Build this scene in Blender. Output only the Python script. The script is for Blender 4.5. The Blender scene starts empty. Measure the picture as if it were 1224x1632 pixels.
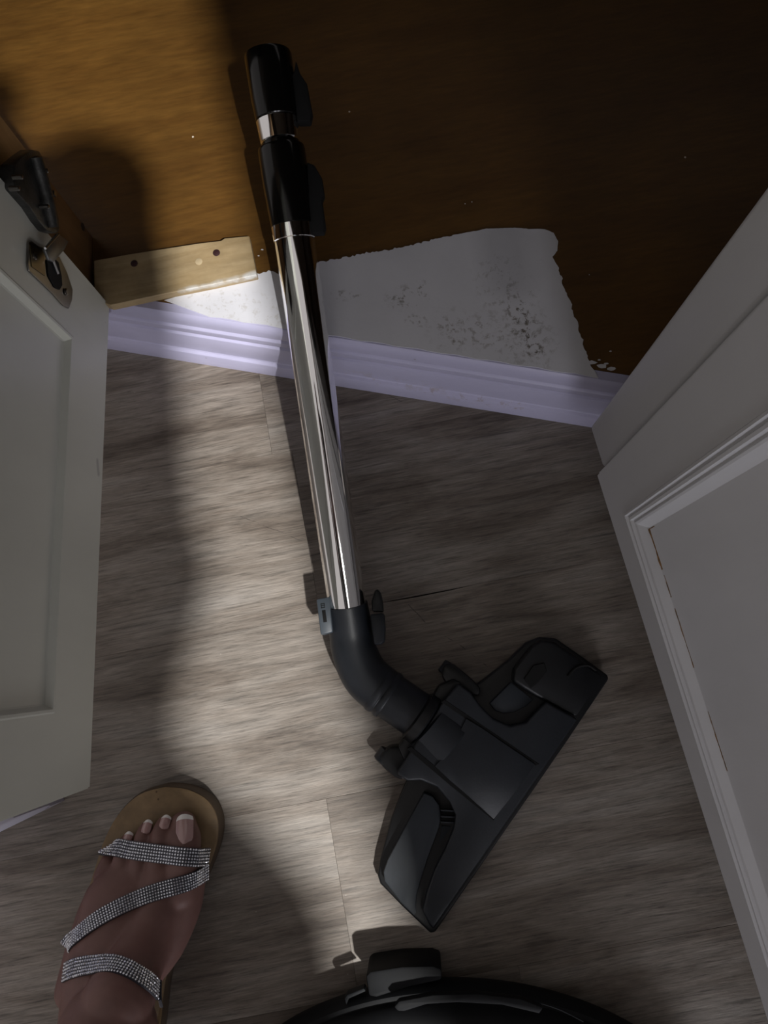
import bpy, bmesh, math, random
from mathutils import Vector, Matrix, noise as mnoise
random.seed(7)
S = bpy.context.scene
COL = S.collection

# ------------------------------------------------------------------ camera
F, H, CX, CY, NX, NY = 1226.0, 0.70, 612.0, 816.0, 665.0, 1058.0
n_ = Vector((NX-CX, -(NY-CY), -F)).normalized()
az = -n_
ay = Vector((0, 1, 0)); ay = (ay - az*ay.dot(az)).normalized()
ax = ay.cross(az)
RM = Matrix((ax, ay, az))                      # camera -> world
cam = bpy.data.cameras.new('camera'); camo = bpy.data.objects.new('camera', cam); COL.objects.link(camo)
cam.sensor_fit = 'AUTO'; cam.sensor_width = 36; cam.lens = F/1632*36; cam.clip_start = 0.002
camo.matrix_world = Matrix.Translation((0, 0, H)) @ RM.to_4x4()
S.camera = camo

# ------------------------------------------------------------------ world, light, exposure
w = bpy.data.worlds.new('world'); S.world = w; w.use_nodes = True
w.node_tree.nodes['Background'].inputs[0].default_value = (1.0, 0.93, 0.91, 1)
w.node_tree.nodes['Background'].inputs[1].default_value = 0.45
LAMP = Vector((0.80, -1.15, 2.32))
lm = bpy.data.lights.new('ceiling_bulb_light', 'AREA'); lm.shape = 'DISK'; lm.size = 0.085; lm.energy = 128.0
lm.color = (1.0, 0.985, 0.955)
lo = bpy.data.objects.new('ceiling_bulb_light', lm); COL.objects.link(lo); lo.location = LAMP
lo.rotation_euler = (LAMP - Vector((-0.1, 0.1, 0))).to_track_quat('Z', 'Y').to_euler()
wl = bpy.data.lights.new('window_light', 'AREA'); wl.shape = 'RECTANGLE'; wl.size = 1.3; wl.size_y = 1.5; wl.energy = 62.0
wl.color = (0.93, 0.93, 1.0)
wo = bpy.data.objects.new('window_light', wl); COL.objects.link(wo); wo.location = (0.75, -2.7, 0.95)
wo.rotation_euler = (math.radians(90), 0, 0)
S.view_settings.view_transform = 'Standard'; S.view_settings.look = 'None'
S.view_settings.gamma = 1; S.view_settings.use_curve_mapping = False
S.view_settings.exposure = 0.0

# ------------------------------------------------------------------ pixel -> point helpers
CAM = Vector((0, 0, H))
def ray(px, py): return RM @ Vector((px-CX, -(py-CY), -F))
def P(px, py, h=0.0):
    d = ray(px, py); return CAM + d*((h-H)/d.z)
def PP(px, py, o, nrm):
    d = ray(px, py); return CAM + d*((o-CAM).dot(nrm)/d.dot(nrm))
HB = 0.095

# ------------------------------------------------------------------ object helpers
def tag(o, label=None, cat=None, group=None, kind=None):
    if label: o['label'] = label
    if cat: o['category'] = cat
    if group: o['group'] = group
    if kind: o['kind'] = kind
    return o
def empty(name, loc=(0, 0, 0)):
    o = bpy.data.objects.new(name, None); COL.objects.link(o); o.location = loc; o.empty_display_size = .02
    return o
def link(name, bm, mat, parent=None, smooth=True, loc=None, ang=35):
    me = bpy.data.meshes.new(name)
    bmesh.ops.recalc_face_normals(bm, faces=bm.faces[:])
    bm.to_mesh(me); bm.free()
    return linkme(name, me, mat, parent, smooth, ang)
def linkme(name, me, mat, parent=None, smooth=True, ang=35):
    if smooth:
        for p in me.polygons: p.use_smooth = True
        if ang and hasattr(me, 'set_sharp_from_angle'): me.set_sharp_from_angle(angle=math.radians(ang))
    if mat: me.materials.append(mat)
    o = bpy.data.objects.new(name, me); COL.objects.link(o)
    if parent:
        o.parent = parent
        bpy.context.view_layer.update()
        o.matrix_parent_inverse = parent.matrix_world.inverted()
    return o
def bevel(bm, w, seg=2, sharp=25):
    es = [e for e in bm.edges if len(e.link_faces) == 2 and e.calc_face_angle(0) > math.radians(sharp)]
    if es: bmesh.ops.bevel(bm, geom=es, offset=w, segments=seg, affect='EDGES', profile=.5, clamp_overlap=True)
def prism(bot, top):
    """closed solid between two outlines with the same count of points"""
    bm = bmesh.new()
    a = [bm.verts.new(p) for p in bot]; b = [bm.verts.new(p) for p in top]
    n = len(a)
    for i in range(n): bm.faces.new((a[i], a[(i+1) % n], b[(i+1) % n], b[i]))
    bm.faces.new(b); bm.faces.new(a[::-1])
    bmesh.ops.recalc_face_normals(bm, faces=bm.faces[:])
    return bm
def box(c, ex, ey, ez, sx, sy, sz):
    """box centred on c along unit axes with full sizes"""
    c = Vector(c); q = [(-1, -1), (1, -1), (1, 1), (-1, 1)]
    bot = [c + ex*sx/2*i + ey*sy/2*j - ez*sz/2 for i, j in q]; top = [p + ez*sz for p in bot]
    return prism(bot, top)
X, Y, Z = Vector((1, 0, 0)), Vector((0, 1, 0)), Vector((0, 0, 1))
def tube(pts, rad, seg=40, cap=True, up=Z, ell=None, inner=None):
    """swept tube; rad one per point; ell scales the second axis"""
    bm = bmesh.new(); pts = [Vector(p) for p in pts]; rings = []
    for i, p in enumerate(pts):
        t = (pts[min(i+1, len(pts)-1)] - pts[max(i-1, 0)])
        if t.length < 1e-9: t = pts[-1]-pts[0]
        t.normalize()
        u = up - t*up.dot(t)
        if u.length < 1e-4: u = X - t*X.dot(t)
        u.normalize(); s = t.cross(u)
        e = ell[i] if ell else 1
        rings.append([bm.verts.new(p + (s*math.cos(a) + u*math.sin(a)*e)*rad[i]) for a in [2*math.pi*k/seg for k in range(seg)]])
    for i in range(len(rings)-1):
        for k in range(seg):
            bm.faces.new((rings[i][k], rings[i][(k+1) % seg], rings[i+1][(k+1) % seg], rings[i+1][k]))
    if cap: bm.faces.new(rings[0][::-1]); bm.faces.new(rings[-1])
    return bm
def cat(pts, n):
    """Catmull-Rom resample of a list of vectors"""
    pts = [Vector(p) for p in pts]; out = []
    m = len(pts)-1
    for k in range(n+1):
        t = k/n*m; i = min(int(t), m-1); u = t-i
        p0, p1, p2, p3 = pts[max(i-1, 0)], pts[i], pts[i+1], pts[min(i+2, m)]
        out.append(.5*((2*p1) + (p2-p0)*u + (2*p0-5*p1+4*p2-p3)*u*u + (3*p1-p0-3*p2+p3)*u**3))
    return out
def merge(bms):
    bm = bmesh.new()
    for b in bms:
        me = bpy.data.meshes.new('t'); b.to_mesh(me); b.free(); bm.from_mesh(me); bpy.data.meshes.remove(me)
    return bm

# ------------------------------------------------------------------ materials
class NT:
    def __init__(s, name):
        s.m = bpy.data.materials.new(name); s.m.use_nodes = True; s.t = s.m.node_tree; s.n = s.t.nodes
        s.b = s.n['Principled BSDF']
    def node(s, ty, **k):
        x = s.n.new(ty)
        for a, v in k.items(): setattr(x, a, v)
        return x
    def l(s, a, b): s.t.links.new(a, b)
    def math(s, op, a, b=None, c=None, clamp=False):
        x = s.node('ShaderNodeMath', operation=op); x.use_clamp = clamp
        for i, v in enumerate((a, b, c)):
            if v is None: continue
            if isinstance(v, (int, float)): x.inputs[i].default_value = v
            else: s.l(v, x.inputs[i])
        return x.outputs[0]
    def vmath(s, op, a, b=None):
        x = s.node('ShaderNodeVectorMath', operation=op)
        for i, v in enumerate((a, b)):
            if v is None: continue
            if isinstance(v, (tuple, Vector)): x.inputs[i].default_value = tuple(v)
            else: s.l(v, x.inputs[i])
        return x
    def noise(s, vec, scale, detail=4, rough=.55, dist=0):
        x = s.node('ShaderNodeTexNoise'); x.inputs['Scale'].default_value = scale
        x.inputs['Detail'].default_value = detail; x.inputs['Roughness'].default_value = rough; x.inputs['Distortion'].default_value = dist
        if vec is not None: s.l(vec, x.inputs['Vector'])
        return x.outputs[0]
    def map(s, vec, scale=(1, 1, 1), rot=(0, 0, 0), loc=(0, 0, 0)):
        x = s.node('ShaderNodeMapping'); s.l(vec, x.inputs[0])
        x.inputs['Scale'].default_value = scale; x.inputs['Rotation'].default_value = rot; x.inputs['Location'].default_value = loc
        return x.outputs[0]
    def ramp(s, fac, stops, interp='LINEAR'):
        x = s.node('ShaderNodeValToRGB'); s.l(fac, x.inputs[0]); r = x.color_ramp; r.interpolation = interp
        while len(r.elements) < len(stops): r.elements.new(.5)
        for e, (p, c) in zip(r.elements, stops):
            e.position = p; e.color = (c[0], c[1], c[2], 1) if not isinstance(c, (int, float)) else (c, c, c, 1)
        return x.outputs[0]
    def mix(s, fac, a, b, mode='MIX'):
        x = s.node('ShaderNodeMix', data_type='RGBA', blend_type=mode)
        for i, v in ((0, fac), (6, a), (7, b)):
            if isinstance(v, (int, float)): x.inputs[i].default_value = v
            elif isinstance(v, tuple): x.inputs[i].default_value = (v[0], v[1], v[2], 1)
            else: s.l(v, x.inputs[i])
        return x.outputs[2]
    def bump(s, h, st, dist=.001):
        x = s.node('ShaderNodeBump'); x.inputs['Strength'].default_value = st; x.inputs['Distance'].default_value = dist
        s.l(h, x.inputs['Height']); s.l(x.outputs[0], s.b.inputs['Normal'])
    def seg(s, pos, a, b, width, wob=0, soft=.0003):
        """1 on a thin line from a to b on the surface, else 0"""
        if wob:
            nz = s.node('ShaderNodeTexNoise'); nz.inputs['Scale'].default_value = 60; s.l(pos, nz.inputs['Vector'])
            d = s.vmath('SUBTRACT', nz.outputs[1], (.5, .5, .5)); sc = s.node('ShaderNodeVectorMath', operation='SCALE')
            s.l(d.outputs[0], sc.inputs[0]); sc.inputs[3].default_value = wob
            pos = s.vmath('ADD', pos, sc.outputs[0]).outputs[0]
        ab = Vector(b)-Vector(a)
        ap = s.vmath('SUBTRACT', pos, tuple(a)).outputs[0]
        t = s.math('MULTIPLY', s.vmath('DOT_PRODUCT', ap, tuple(ab)).outputs[1], 1/ab.length_squared, clamp=True)
        sc = s.node('ShaderNodeVectorMath', operation='SCALE'); sc.inputs[0].default_value = tuple(ab); s.l(t, sc.inputs[3])
        d = s.vmath('DISTANCE', ap, sc.outputs[0]).outputs[1]
        return s.math('SUBTRACT', 1, s.math('DIVIDE', s.math('SUBTRACT', d, width), soft, clamp=True))
def setb(b, col=None, rough=.5, metal=0, spec=.5, coat=0, crough=.1):
    if col: b.inputs['Base Color'].default_value = (col[0], col[1], col[2], 1)
    b.inputs['Roughness'].default_value = rough; b.inputs['Metallic'].default_value = metal
    b.inputs['Specular IOR Level'].default_value = spec
    b.inputs['Coat Weight'].default_value = coat; b.inputs['Coat Roughness'].default_value = crough
def simple(name, col, rough=.5, metal=0, spec=.5, var=.12, scale=40, bump=.1, coat=0, crough=.1):
    k = NT(name); setb(k.b, None, rough, metal, spec, coat, crough)
    tc = k.node('ShaderNodeTexCoord'); nz = k.noise(tc.outputs['Object'], scale, 5, .6)
    a = tuple(c*(1-var) for c in col); b = tuple(min(1, c*(1+var)) for c in col)
    k.l(k.ramp(nz, [(.3, a), (.7, b)]), k.b.inputs['Base Color'])
    r = k.math('ADD', k.math('MULTIPLY', nz, .12*rough), rough*.94); k.l(r, k.b.inputs['Roughness'])
    if bump: k.bump(k.noise(tc.outputs['Object'], scale*8, 3, .5), bump, .0005)
    return k.m

def mat_floor():
    k = NT('vinyl_oak'); setb(k.b, None, .42, 0, .4)
    tc = k.node('ShaderNodeTexCoord'); oi = k.node('ShaderNodeObjectInfo'); geo = k.node('ShaderNodeNewGeometry')
    off = k.math('MULTIPLY', oi.outputs['Random'], 3.7)
    cb = k.node('ShaderNodeCombineXYZ'); k.l(off, cb.inputs[0]); k.l(off, cb.inputs[1])
    v = k.vmath('ADD', tc.outputs['Object'], cb.outputs[0]).outputs[0]
    # slow wander of the grain
    wz = k.noise(k.map(v, (2.2, 7, 1)), 1.0, 3, .5)
    sep = k.node('ShaderNodeSeparateXYZ'); k.l(v, sep.inputs[0])
    yy = k.math('ADD', sep.outputs[1], k.math('MULTIPLY', k.math('SUBTRACT', wz, .5), .018))
    cc = k.node('ShaderNodeCombineXYZ'); k.l(sep.outputs[0], cc.inputs[0]); k.l(yy, cc.inputs[1])
    u = cc.outputs[0]
    fine = k.noise(k.map(u, (38, 720, 1)), 1.0, 6, .72)
    mid = k.noise(k.map(u, (15, 240, 1)), 1.0, 6, .7, .3)
    big = k.noise(k.map(u, (5.0, 27, 1)), 1.0, 6, .62, .6)
    col = k.ramp(big, [(.30, (.080, .062, .049)), (.43, (.158, .131, .108)), (.55, (.222, .193, .165)), (.72, (.280, .255, .228))])
    m = k.ramp(mid, [(.33, .55), (.46, .92), (.68, 1.16)])
    f = k.ramp(fine, [(.32, .40), (.42, .82), (.56, 1.06), (.72, 1.36)])
    col = k.mix(1, col, m, 'MULTIPLY'); col = k.mix(1, col, f, 'MULTIPLY')
    tone = k.math('ADD', k.math('MULTIPLY', oi.outputs['Random'], .2), .9)
    ct = k.node('ShaderNodeCombineXYZ'); [k.l(tone, ct.inputs[i]) for i in range(3)]
    col = k.mix(1, col, ct.outputs[0], 'MULTIPLY')
    pos = geo.outputs['Position']
    for pts, wd in (([(382, 822), (432, 842), (490, 866)], .00012), ([(650, 962), (690, 1005), (725, 1022), (778, 1062)], .00022), ([(560, 600), (640, 640)], .0001)):
        for a, b in zip(pts, pts[1:]):
            s = k.seg(pos, P(*a), P(*b), wd, .004)
            col = k.mix(k.math('MULTIPLY', s, .75), col, (.03, .025, .022))
    # dust specks
    vor = k.node('ShaderNodeTexVoronoi'); vor.inputs['Scale'].default_value = 34; k.l(pos, vor.inputs['Vector'])
    sp = k.math('LESS_THAN', vor.outputs['Distance'], .018)
    col = k.mix(k.math('MULTIPLY', sp, .35), col, (.5, .48, .44))
    k.l(col, k.b.inputs['Base Color'])
    k.l(k.math('ADD', k.math('MULTIPLY', fine, .2), .36), k.b.inputs['Roughness'])
    k.bump(k.math('ADD', k.math('MULTIPLY', fine, .8), k.math('MULTIPLY', mid, .5)), .55, .0006)
    return k.m
def mat_paint(name, col, dirt=.2, rough=.42, tint=(.25, .2, .13), streak=(1, 1, 1), stains=(), spotscale=26):
    k = NT(name); setb(k.b, None, rough, 0, .45)
    tc = k.node('ShaderNodeTexCoord'); geo = k.node('ShaderNodeNewGeometry'); v = geo.outputs['Position']
    n1 = k.noise(k.map(v, streak), 14, 5, .6); n2 = k.noise(v, 5, 3, .5)
    c = k.ramp(n1, [(.3, tuple(x*.93 for x in col)), (.7, tuple(min(1, x*1.04) for x in col))])
    c = k.mix(k.math('MULTIPLY', k.ramp(n2, [(.5, 0), (.8, 1)]), dirt), c, tuple(x*.75 for x in col))
    vor = k.node('ShaderNodeTexVoronoi'); vor.inputs['Scale'].default_value = spotscale; k.l(v, vor.inputs['Vector'])
    sp = k.math('MULTIPLY', k.math('LESS_THAN', k.math('ADD', vor.outputs['Distance'], k.math('MULTIPLY', k.noise(v, 700, 2), .05)), .055), .6)
    c = k.mix(sp, c, tint)
    for (a, b, wd, wob, soft, amt, sc) in stains:
        s = k.seg(v, a, b, wd, wob, soft)
        if len(sc) > 3:                                    # mottled stain
            s = k.math('MULTIPLY', s, k.ramp(k.noise(v, sc[3], 6, .7), [(.53, 0), (.62, 1)]))
        c = k.mix(k.math('MULTIPLY', s, amt), c, sc[:3])
    k.l(c, k.b.inputs['Base Color'])
    k.bump(k.noise(k.map(v, streak), 260, 4, .6), .18, .0006)
    return k.m
def mat_wood(name, dark, light, scale=(6, 60, 60), rot=0, rough=.4, spots=0, cloth=False, knots=()):
    k = NT(name); setb(k.b, None, rough, 0, .4)
    geo = k.node('ShaderNodeNewGeometry'); v = geo.outputs['Position']
    r = k.map(v, (1, 1, 1), (0, 0, rot))
    g = k.noise(k.map(r, scale), 1, 6, .6, .5); b = k.noise(r, 9, 3, .5)
    f = k.noise(k.map(r, tuple(s*5 for s in scale)), 1, 4, .6)
    c = k.ramp(g, [(.3, dark), (.7, light)])
    c = k.mix(1, c, k.ramp(f, [(.3, .78), (.7, 1.12)]), 'MULTIPLY')
    c = k.mix(1, c, k.ramp(b, [(.3, .82), (.7, 1.1)]), 'MULTIPLY')
    if spots:
        vor = k.node('ShaderNodeTexVoronoi'); vor.inputs['Scale'].default_value = 24; k.l(v, vor.inputs['Vector'])
        c = k.mix(k.math('MULTIPLY', k.math('LESS_THAN', vor.outputs['Distance'], .022), .8), c, (.75, .68, .58))
    for (p, rad, cc) in knots:
        d = k.vmath('DISTANCE', v, tuple(p)).outputs[1]
        s = k.math('SUBTRACT', 1, k.math('DIVIDE', k.math('SUBTRACT', d, rad), rad*.3, clamp=True))
        c = k.mix(s, c, cc)
    k.l(c, k.b.inputs['Base Color']); k.bump(f, .15, .0005)
    return k.m
def mat_chrome(name, rough=.05, col=(.9, .9, .9)):
    k = NT(name); setb(k.b, col, rough, 1, .5)
    tc = k.node('ShaderNodeTexCoord'); nz = k.noise(tc.outputs['Object'], 30, 4, .6)
    k.l(k.math('ADD', k.math('MULTIPLY', nz, .05), rough), k.b.inputs['Roughness'])
    return k.m
M_floor = mat_floor()
M_sub = simple('subfloor', (.02, .018, .016), .9)
M_black = simple('black_plastic', (.0060, .0066, .0078), .38, spec=.35, var=.15, scale=60, bump=.12)
M_black2 = simple('satin_black_plastic', (.0140, .0165, .0210), .42, spec=.35, var=.12, scale=60, bump=.15)
M_pedal = simple('slate_plastic', (.019, .0235, .030), .5, spec=.35, var=.1, scale=50, bump=.1)
M_gloss = simple('gloss_black_plastic', (.0035, .0033, .003), .14, spec=.35, var=.1, scale=40, bump=0)
M_grey = simple('grey_plastic', (.045, .056, .068), .45, var=.08, bump=.05)
M_rubber = simple('rubber', (.006, .006, .006), .8, spec=.2, bump=.2)
M_chrome = mat_chrome('chrome', .035, (.88, .88, .88))
M_nickel = mat_chrome('worn_nickel', .28, (.20, .19, .175))
M_steel = simple('dirty_steel', (.05, .05, .047), .38, metal=.6, var=.5, scale=90, bump=.5)
M_gold = mat_chrome('brassy_nickel', .35, (.16, .125, .07))
M_skin = None

def rays_h(h, *px): return [P(a, b, h) for a, b in px]

# ------------------------------------------------------------------ SETTING: floor with separate planks
floor = empty('floor'); tag(floor, kind='structure')
u = (P(750, 933) - P(610, 960)); u.z = 0; u.normalize(); v = Vector((-u.y, u.x, 0))
V1 = P(610, 960).dot(v); PW = V1 - P(514, 1274).dot(v)
sub = prism([Vector((x, y, -.02)) for x, y in ((-1.5, -1.7), (1.5, -1.7), (1.5, 1.2), (-1.5, 1.2))],
            [Vector((x, y, -.0042)) for x, y in ((-1.5, -1.7), (1.5, -1.7), (1.5, 1.2), (-1.5, 1.2))])
link('subfloor', sub, M_sub, floor, False)
ang = math.atan2(u.y, u.x); LP = 1.22
joint = {0: P(500, 920).dot(u), -1: P(514, 1274).dot(u)-.43, -2: P(540, 1395).dot(u)}
for row in range(-9, 8):
    y0 = V1 + row*PW; y1 = y0 + PW                       # row 0 lies above line 1
    j = joint.get(row, P(540, 1000).dot(u) + (row*0.47 % 1.0)*LP*.9 - .55)
    for c in range(-2, 2):
        x0 = j + c*LP; x1 = x0 + LP
        if x0 > 1.3 or x1 < -1.3: continue
        g = .00008
        L, W = x1-x0-2*g, y1-y0-2*g
        ol = [(-L/2, -W/2), (L/2, -W/2), (L/2, W/2), (-L/2, W/2)]
        cx_, cy_ = (x0+x1)/2, (y0+y1)/2
        if row == -1:                                   # worn joint edge right of the swivel cuff
            a = P(612, 960).dot(u)-cx_; b = P(752, 933).dot(u)-cx_
            if -L/2 < a < L/2:
                ol = [(-L/2, -W/2), (L/2, -W/2), (L/2, W/2), (b, W/2), (b-.02, W/2-.0009), (a+.03, W/2-.0011), (a+.008, W/2-.0005), (a, W/2), (-L/2, W/2)]
        bm = prism([Vector((p[0], p[1], -.004)) for p in ol], [Vector((p[0], p[1], 0)) for p in ol])
        es = [e for e in bm.edges if all(vv.co.z > -.001 for vv in e.verts)]
        bmesh.ops.bevel(bm, geom=es, offset=.00010, segments=1, affect='EDGES')
        o = link('plank', bm, M_floor, floor, False)
        o.matrix_parent_inverse = Matrix()
        o.location = u*cx_ + v*cy_; o.rotation_euler = (0, 0, ang)

# ------------------------------------------------------------------ baseboard in front of the open cabinet
b0, b1 = P(541, 616), P(935, 680)
bd = (b1-b0).normalized(); bn = Vector((bd.y, -bd.x, 0))        # towards the viewer
if bn.y > 0: bn = -bn
M_base = mat_paint('lavender_white_paint', (.44, .425, .58), .3, .36, tint=(.20, .17, .16), streak=(1, 1, 3),
                   stains=[(P(640, 622, .03), P(820, 655, .02), .006, .004, .008, .55, (.26, .2, .16, 130)),
                           (P(560, 590, .03), P(700, 610, .03), .006, .004, .01, .35, (.3, .25, .2, 90)),
                           (P(905, 664, .014), P(912, 667, .010), .0006, .002, .0008, .9, (.05, .05, .05)),
                           (P(880, 575, .095), P(950, 590, .095), .003, .004, .004, .4, (.3, .26, .2, 200))])
prof = [(0, 0), (0, .0225), (-.0006, .0240), (-.0030, .0255), (-.0038, .0270), (-.0034, .0285), (-.0030, .0300), (-.0030, .0590), (-.0034, .0605), (-.0056, .0620), (-.0058, .0635),
        (-.0044, .0650), (-.0040, .0665), (-.0042, .0735), (-.0048, .0745), (-.0066, .0758), (-.0066, .0770), (-.0054, .0785), (-.0054, .0860), (-.0060, .0900), (-.0074, .0935), (-.0088, HB), (-.016, HB+.0003), (-.016, 0)]
def sweep(prof, a, b, nrm, name, mat, parent=None, cuts=1):
    bm = bmesh.new(); rings = []
    for i in range(cuts+1):
        c = a.lerp(b, i/cuts); rings.append([bm.verts.new(c + nrm*d + Z*h) for d, h in prof])
    n = len(prof)
    for r0, r1 in zip(rings, rings[1:]):
        for i in range(n): bm.faces.new((r0[i], r0[(i+1) % n], r1[(i+1) % n], r1[i]))
    bm.faces.new(rings[0][::-1]); bm.faces.new(rings[-1])
    return link(name, bm, mat, parent, True, ang=28)
A0 = b0 - bd*.27; A1 = b0 + bd*.33
tag(sweep(prof, A0, A1, bn, 'baseboard_front', M_base), kind='structure')

# baseboard end seen past the free edge of the left door
q0, q1 = P(96, 1279), P(0, 1326)
d_ = (q1-q0).normalized(); nn = Vector((-d_.y, d_.x, 0)); nn = nn if nn.y < 0 else -nn
M_base2 = mat_paint('bluish_white_paint', (.45, .44, .52), .3, .45, tint=(.1, .09, .08), spotscale=30,
                    stains=[(P(1, 1311, .02), P(11, 1303, .03), .001, .001, .0008, .95, (.02, .02, .02)), (P(73, 1289, .01), P(78, 1284, .02), .001, .001, .0008, .95, (.02, .02, .02))])
tag(sweep([(0, 0), (0, .026), (-.001, .029), (-.0015, .085), (-.006, HB), (-.016, HB), (-.016, 0)], q0 + d_*-.004, q0 + d_*.5, nn, 'baseboard_left', M_base2), kind='structure')

# ------------------------------------------------------------------ open corner cabinet
cab = empty('corner_cabinet', b0 + Z*0)
tag(cab, 'open corner base cabinet with brown wooden bottom board and white panelled door at left', 'cabinet')
gr = math.atan2(u.y, u.x)
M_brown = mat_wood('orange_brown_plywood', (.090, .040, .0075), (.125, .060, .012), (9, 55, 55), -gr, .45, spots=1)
back = bn*-1
C0 = b0 - bd*.40 + back*.0165; C1 = b0 + bd*.75 + back*.0165
bot = [C0, C1, C1 + back*.85, C0 + back*.85]
bm = prism([p + Z*(HB-.018) for p in bot], [p + Z*HB for p in bot])
link('bottom_board', bm, M_brown, cab, False)
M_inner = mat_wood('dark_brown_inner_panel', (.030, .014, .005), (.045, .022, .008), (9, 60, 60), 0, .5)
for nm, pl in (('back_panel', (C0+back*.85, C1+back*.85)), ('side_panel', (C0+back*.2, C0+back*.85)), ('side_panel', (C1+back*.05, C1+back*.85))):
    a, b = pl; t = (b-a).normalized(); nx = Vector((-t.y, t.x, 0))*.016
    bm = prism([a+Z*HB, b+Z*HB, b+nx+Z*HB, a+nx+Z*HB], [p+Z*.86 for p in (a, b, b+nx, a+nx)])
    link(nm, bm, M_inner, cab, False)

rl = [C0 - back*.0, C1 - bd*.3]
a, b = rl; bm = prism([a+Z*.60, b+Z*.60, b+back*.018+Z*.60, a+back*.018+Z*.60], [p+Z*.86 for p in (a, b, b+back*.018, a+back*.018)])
link('shade_rail', bm, M_inner, cab, False)  # unseen rail, added to keep room light out of the cabinet depth
# white paint left on the board, ragged edges
def rag(pts, n, amp, closed=True, z=HB, rough_from=None):
    out = []
    m = len(pts)
    for i in range(m-1):
        a = Vector((*pts[i][:2], 0)); b = Vector((*pts[(i+1) % m][:2], 0)); am = pts[i][2] if len(pts[i]) > 2 else amp
        L = (b-a).length; k = max(1, int(L/n)) if am > 0 else 1
        t = (b-a).normalized() if L else X; nn = Vector((-t.y, t.x, 0))
        for j in range(k):
            p = a.lerp(b, j/k)
            w_ = 0 if j == 0 and am == 0 else am*(mnoise.noise(Vector((p.x*.11, p.y*.11, 3)))*1.2 + random.uniform(-.7, .7))
            q = p + nn*w_
            out.append(P(q.x, q.y, z))
    return out
M_patch = mat_paint('old_white_paint', (.62, .62, .66), .35, .5, tint=(.16, .12, .07), spotscale=60, streak=(1, 1, 1),
    stains=[(P(795, 440, HB), P(850, 555, HB), .006, .012, .020, .55, (.12, .09, .06, 190)),
            (P(720, 525, HB), P(850, 545, HB), .006, .012, .018, .5, (.14, .11, .08, 180)),
            (P(825, 490, HB), P(850, 560, HB), .002, .010, .009, .8, (.07, .05, .03, 190)),
            (P(630, 480, HB), P(672, 462, HB), .003, .010, .009, .75, (.12, .10, .07, 170)),
            (P(655, 508, HB), P(668, 512, HB), .003, .008, .005, .6, (.10, .08, .05, 210)),
            (P(722, 520, HB), P(728, 545, HB), .003, .006, .004, .7, (.13, .1, .06, 210)),
            (P(800, 380, HB), P(812, 440, HB), .010, .004, .02, .35, (.25, .25, .27)),
            (P(540, 470, HB), P(570, 472, HB), .003, .008, .005, .5, (.10, .08, .05, 210)),
            (P(300, 470, HB), P(440, 500, HB), .010, .010, .010, .3, (.3, .26, .2, 200))])
pts = [(398, 441, 1.5), (410, 438, 2.2), (428, 434, 2.5), (444, 437, 2), (470, 428, 2.5), (513, 419, 2.6), (540, 412, 2.4), (600, 402, 2.2), (655, 392, 2.0), (700, 380, 1.0), (735, 373, .6), (775, 365, .4),
       (820, 364, .6), (845, 366, .3), (868, 366, .2), (882, 372, .2), (889, 385, .2), (888, 400, .3), (880, 408, 1.2), (888, 425, 2.2), (898, 455, 2.2), (908, 480, 2.2), (924, 530, 1.8), (941, 583, 1)]
top = rag(pts, 3.2, 1)
# close along the baseboard ledge, right to left
lip = [b0 + bd*t + back*(.0098+.0006*math.sin(t*190)) + Z*HB for t in [.262, .235] + [.225-.01*i for i in range(34)] + [-.235]]
outl = [Vector((p.x, p.y, HB)) for p in top] + [P(941, 584, HB)] + [P(948, 592, HB)] + lip[2:-1] + [P(262, 479, HB)]
bm = prism([p+Z*.0002 for p in outl], [p+Z*.0008 for p in outl])
bmesh.ops.triangulate(bm, faces=[f for f in bm.faces if len(f.verts) > 4], ngon_method='EAR_CLIP')
link('paint_patch', bm, M_patch, cab, False)
# thick swirl of dried paint at the patch corner
sw = []
for i in range(5):
    r = .0042 - i*.0006
    c = P(858, 411, HB+.0006)
    sw.append(tube([c + Vector((math.cos(a)*r*1.05, math.sin(a)*r*.9 - i*.0002, 0)) for a in [math.radians(190+i*14 + t*(150-i*10)/14) for t in range(15)]], [.00032]*15, 8))
link('paint_swirl', merge(sw), M_patch, cab)
cr = [P(a, b, HB+.0004) for a, b in ((840, 367), (866, 367), (881, 374), (886, 388), (884, 402), (876, 410))]
link('paint_ridge', tube(cat(cr, 30), [.0011]*31, 8, ell=[.5]*31), M_patch, cab)
# ledge strip of old paint between patch and moulding at right
fl = []
for a, b, s in ((944, 578, .004), (960, 584, .005), (975, 588, .004), (955, 574, .0016), (973, 560, .0013), (966, 580, .002), (418, 398, .0012), (741, 325, .0006), (752, 322, .0005), (939, 438, .0006), (412, 408, .0009)):
    c = P(a, b, HB+.0003); k = 7
    o_ = [c + Vector((math.cos(2*math.pi*i/k)*s*random.uniform(.6, 1.1), math.sin(2*math.pi*i/k)*s*.5*random.uniform(.6, 1.1), 0)) for i in range(k)]
    fl.append(prism(o_, [p+Z*.0004 for p in o_]))
f_ = link('paint_fleck', merge(fl), M_patch, cab, False); f_['kind'] = 'stuff'

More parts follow.
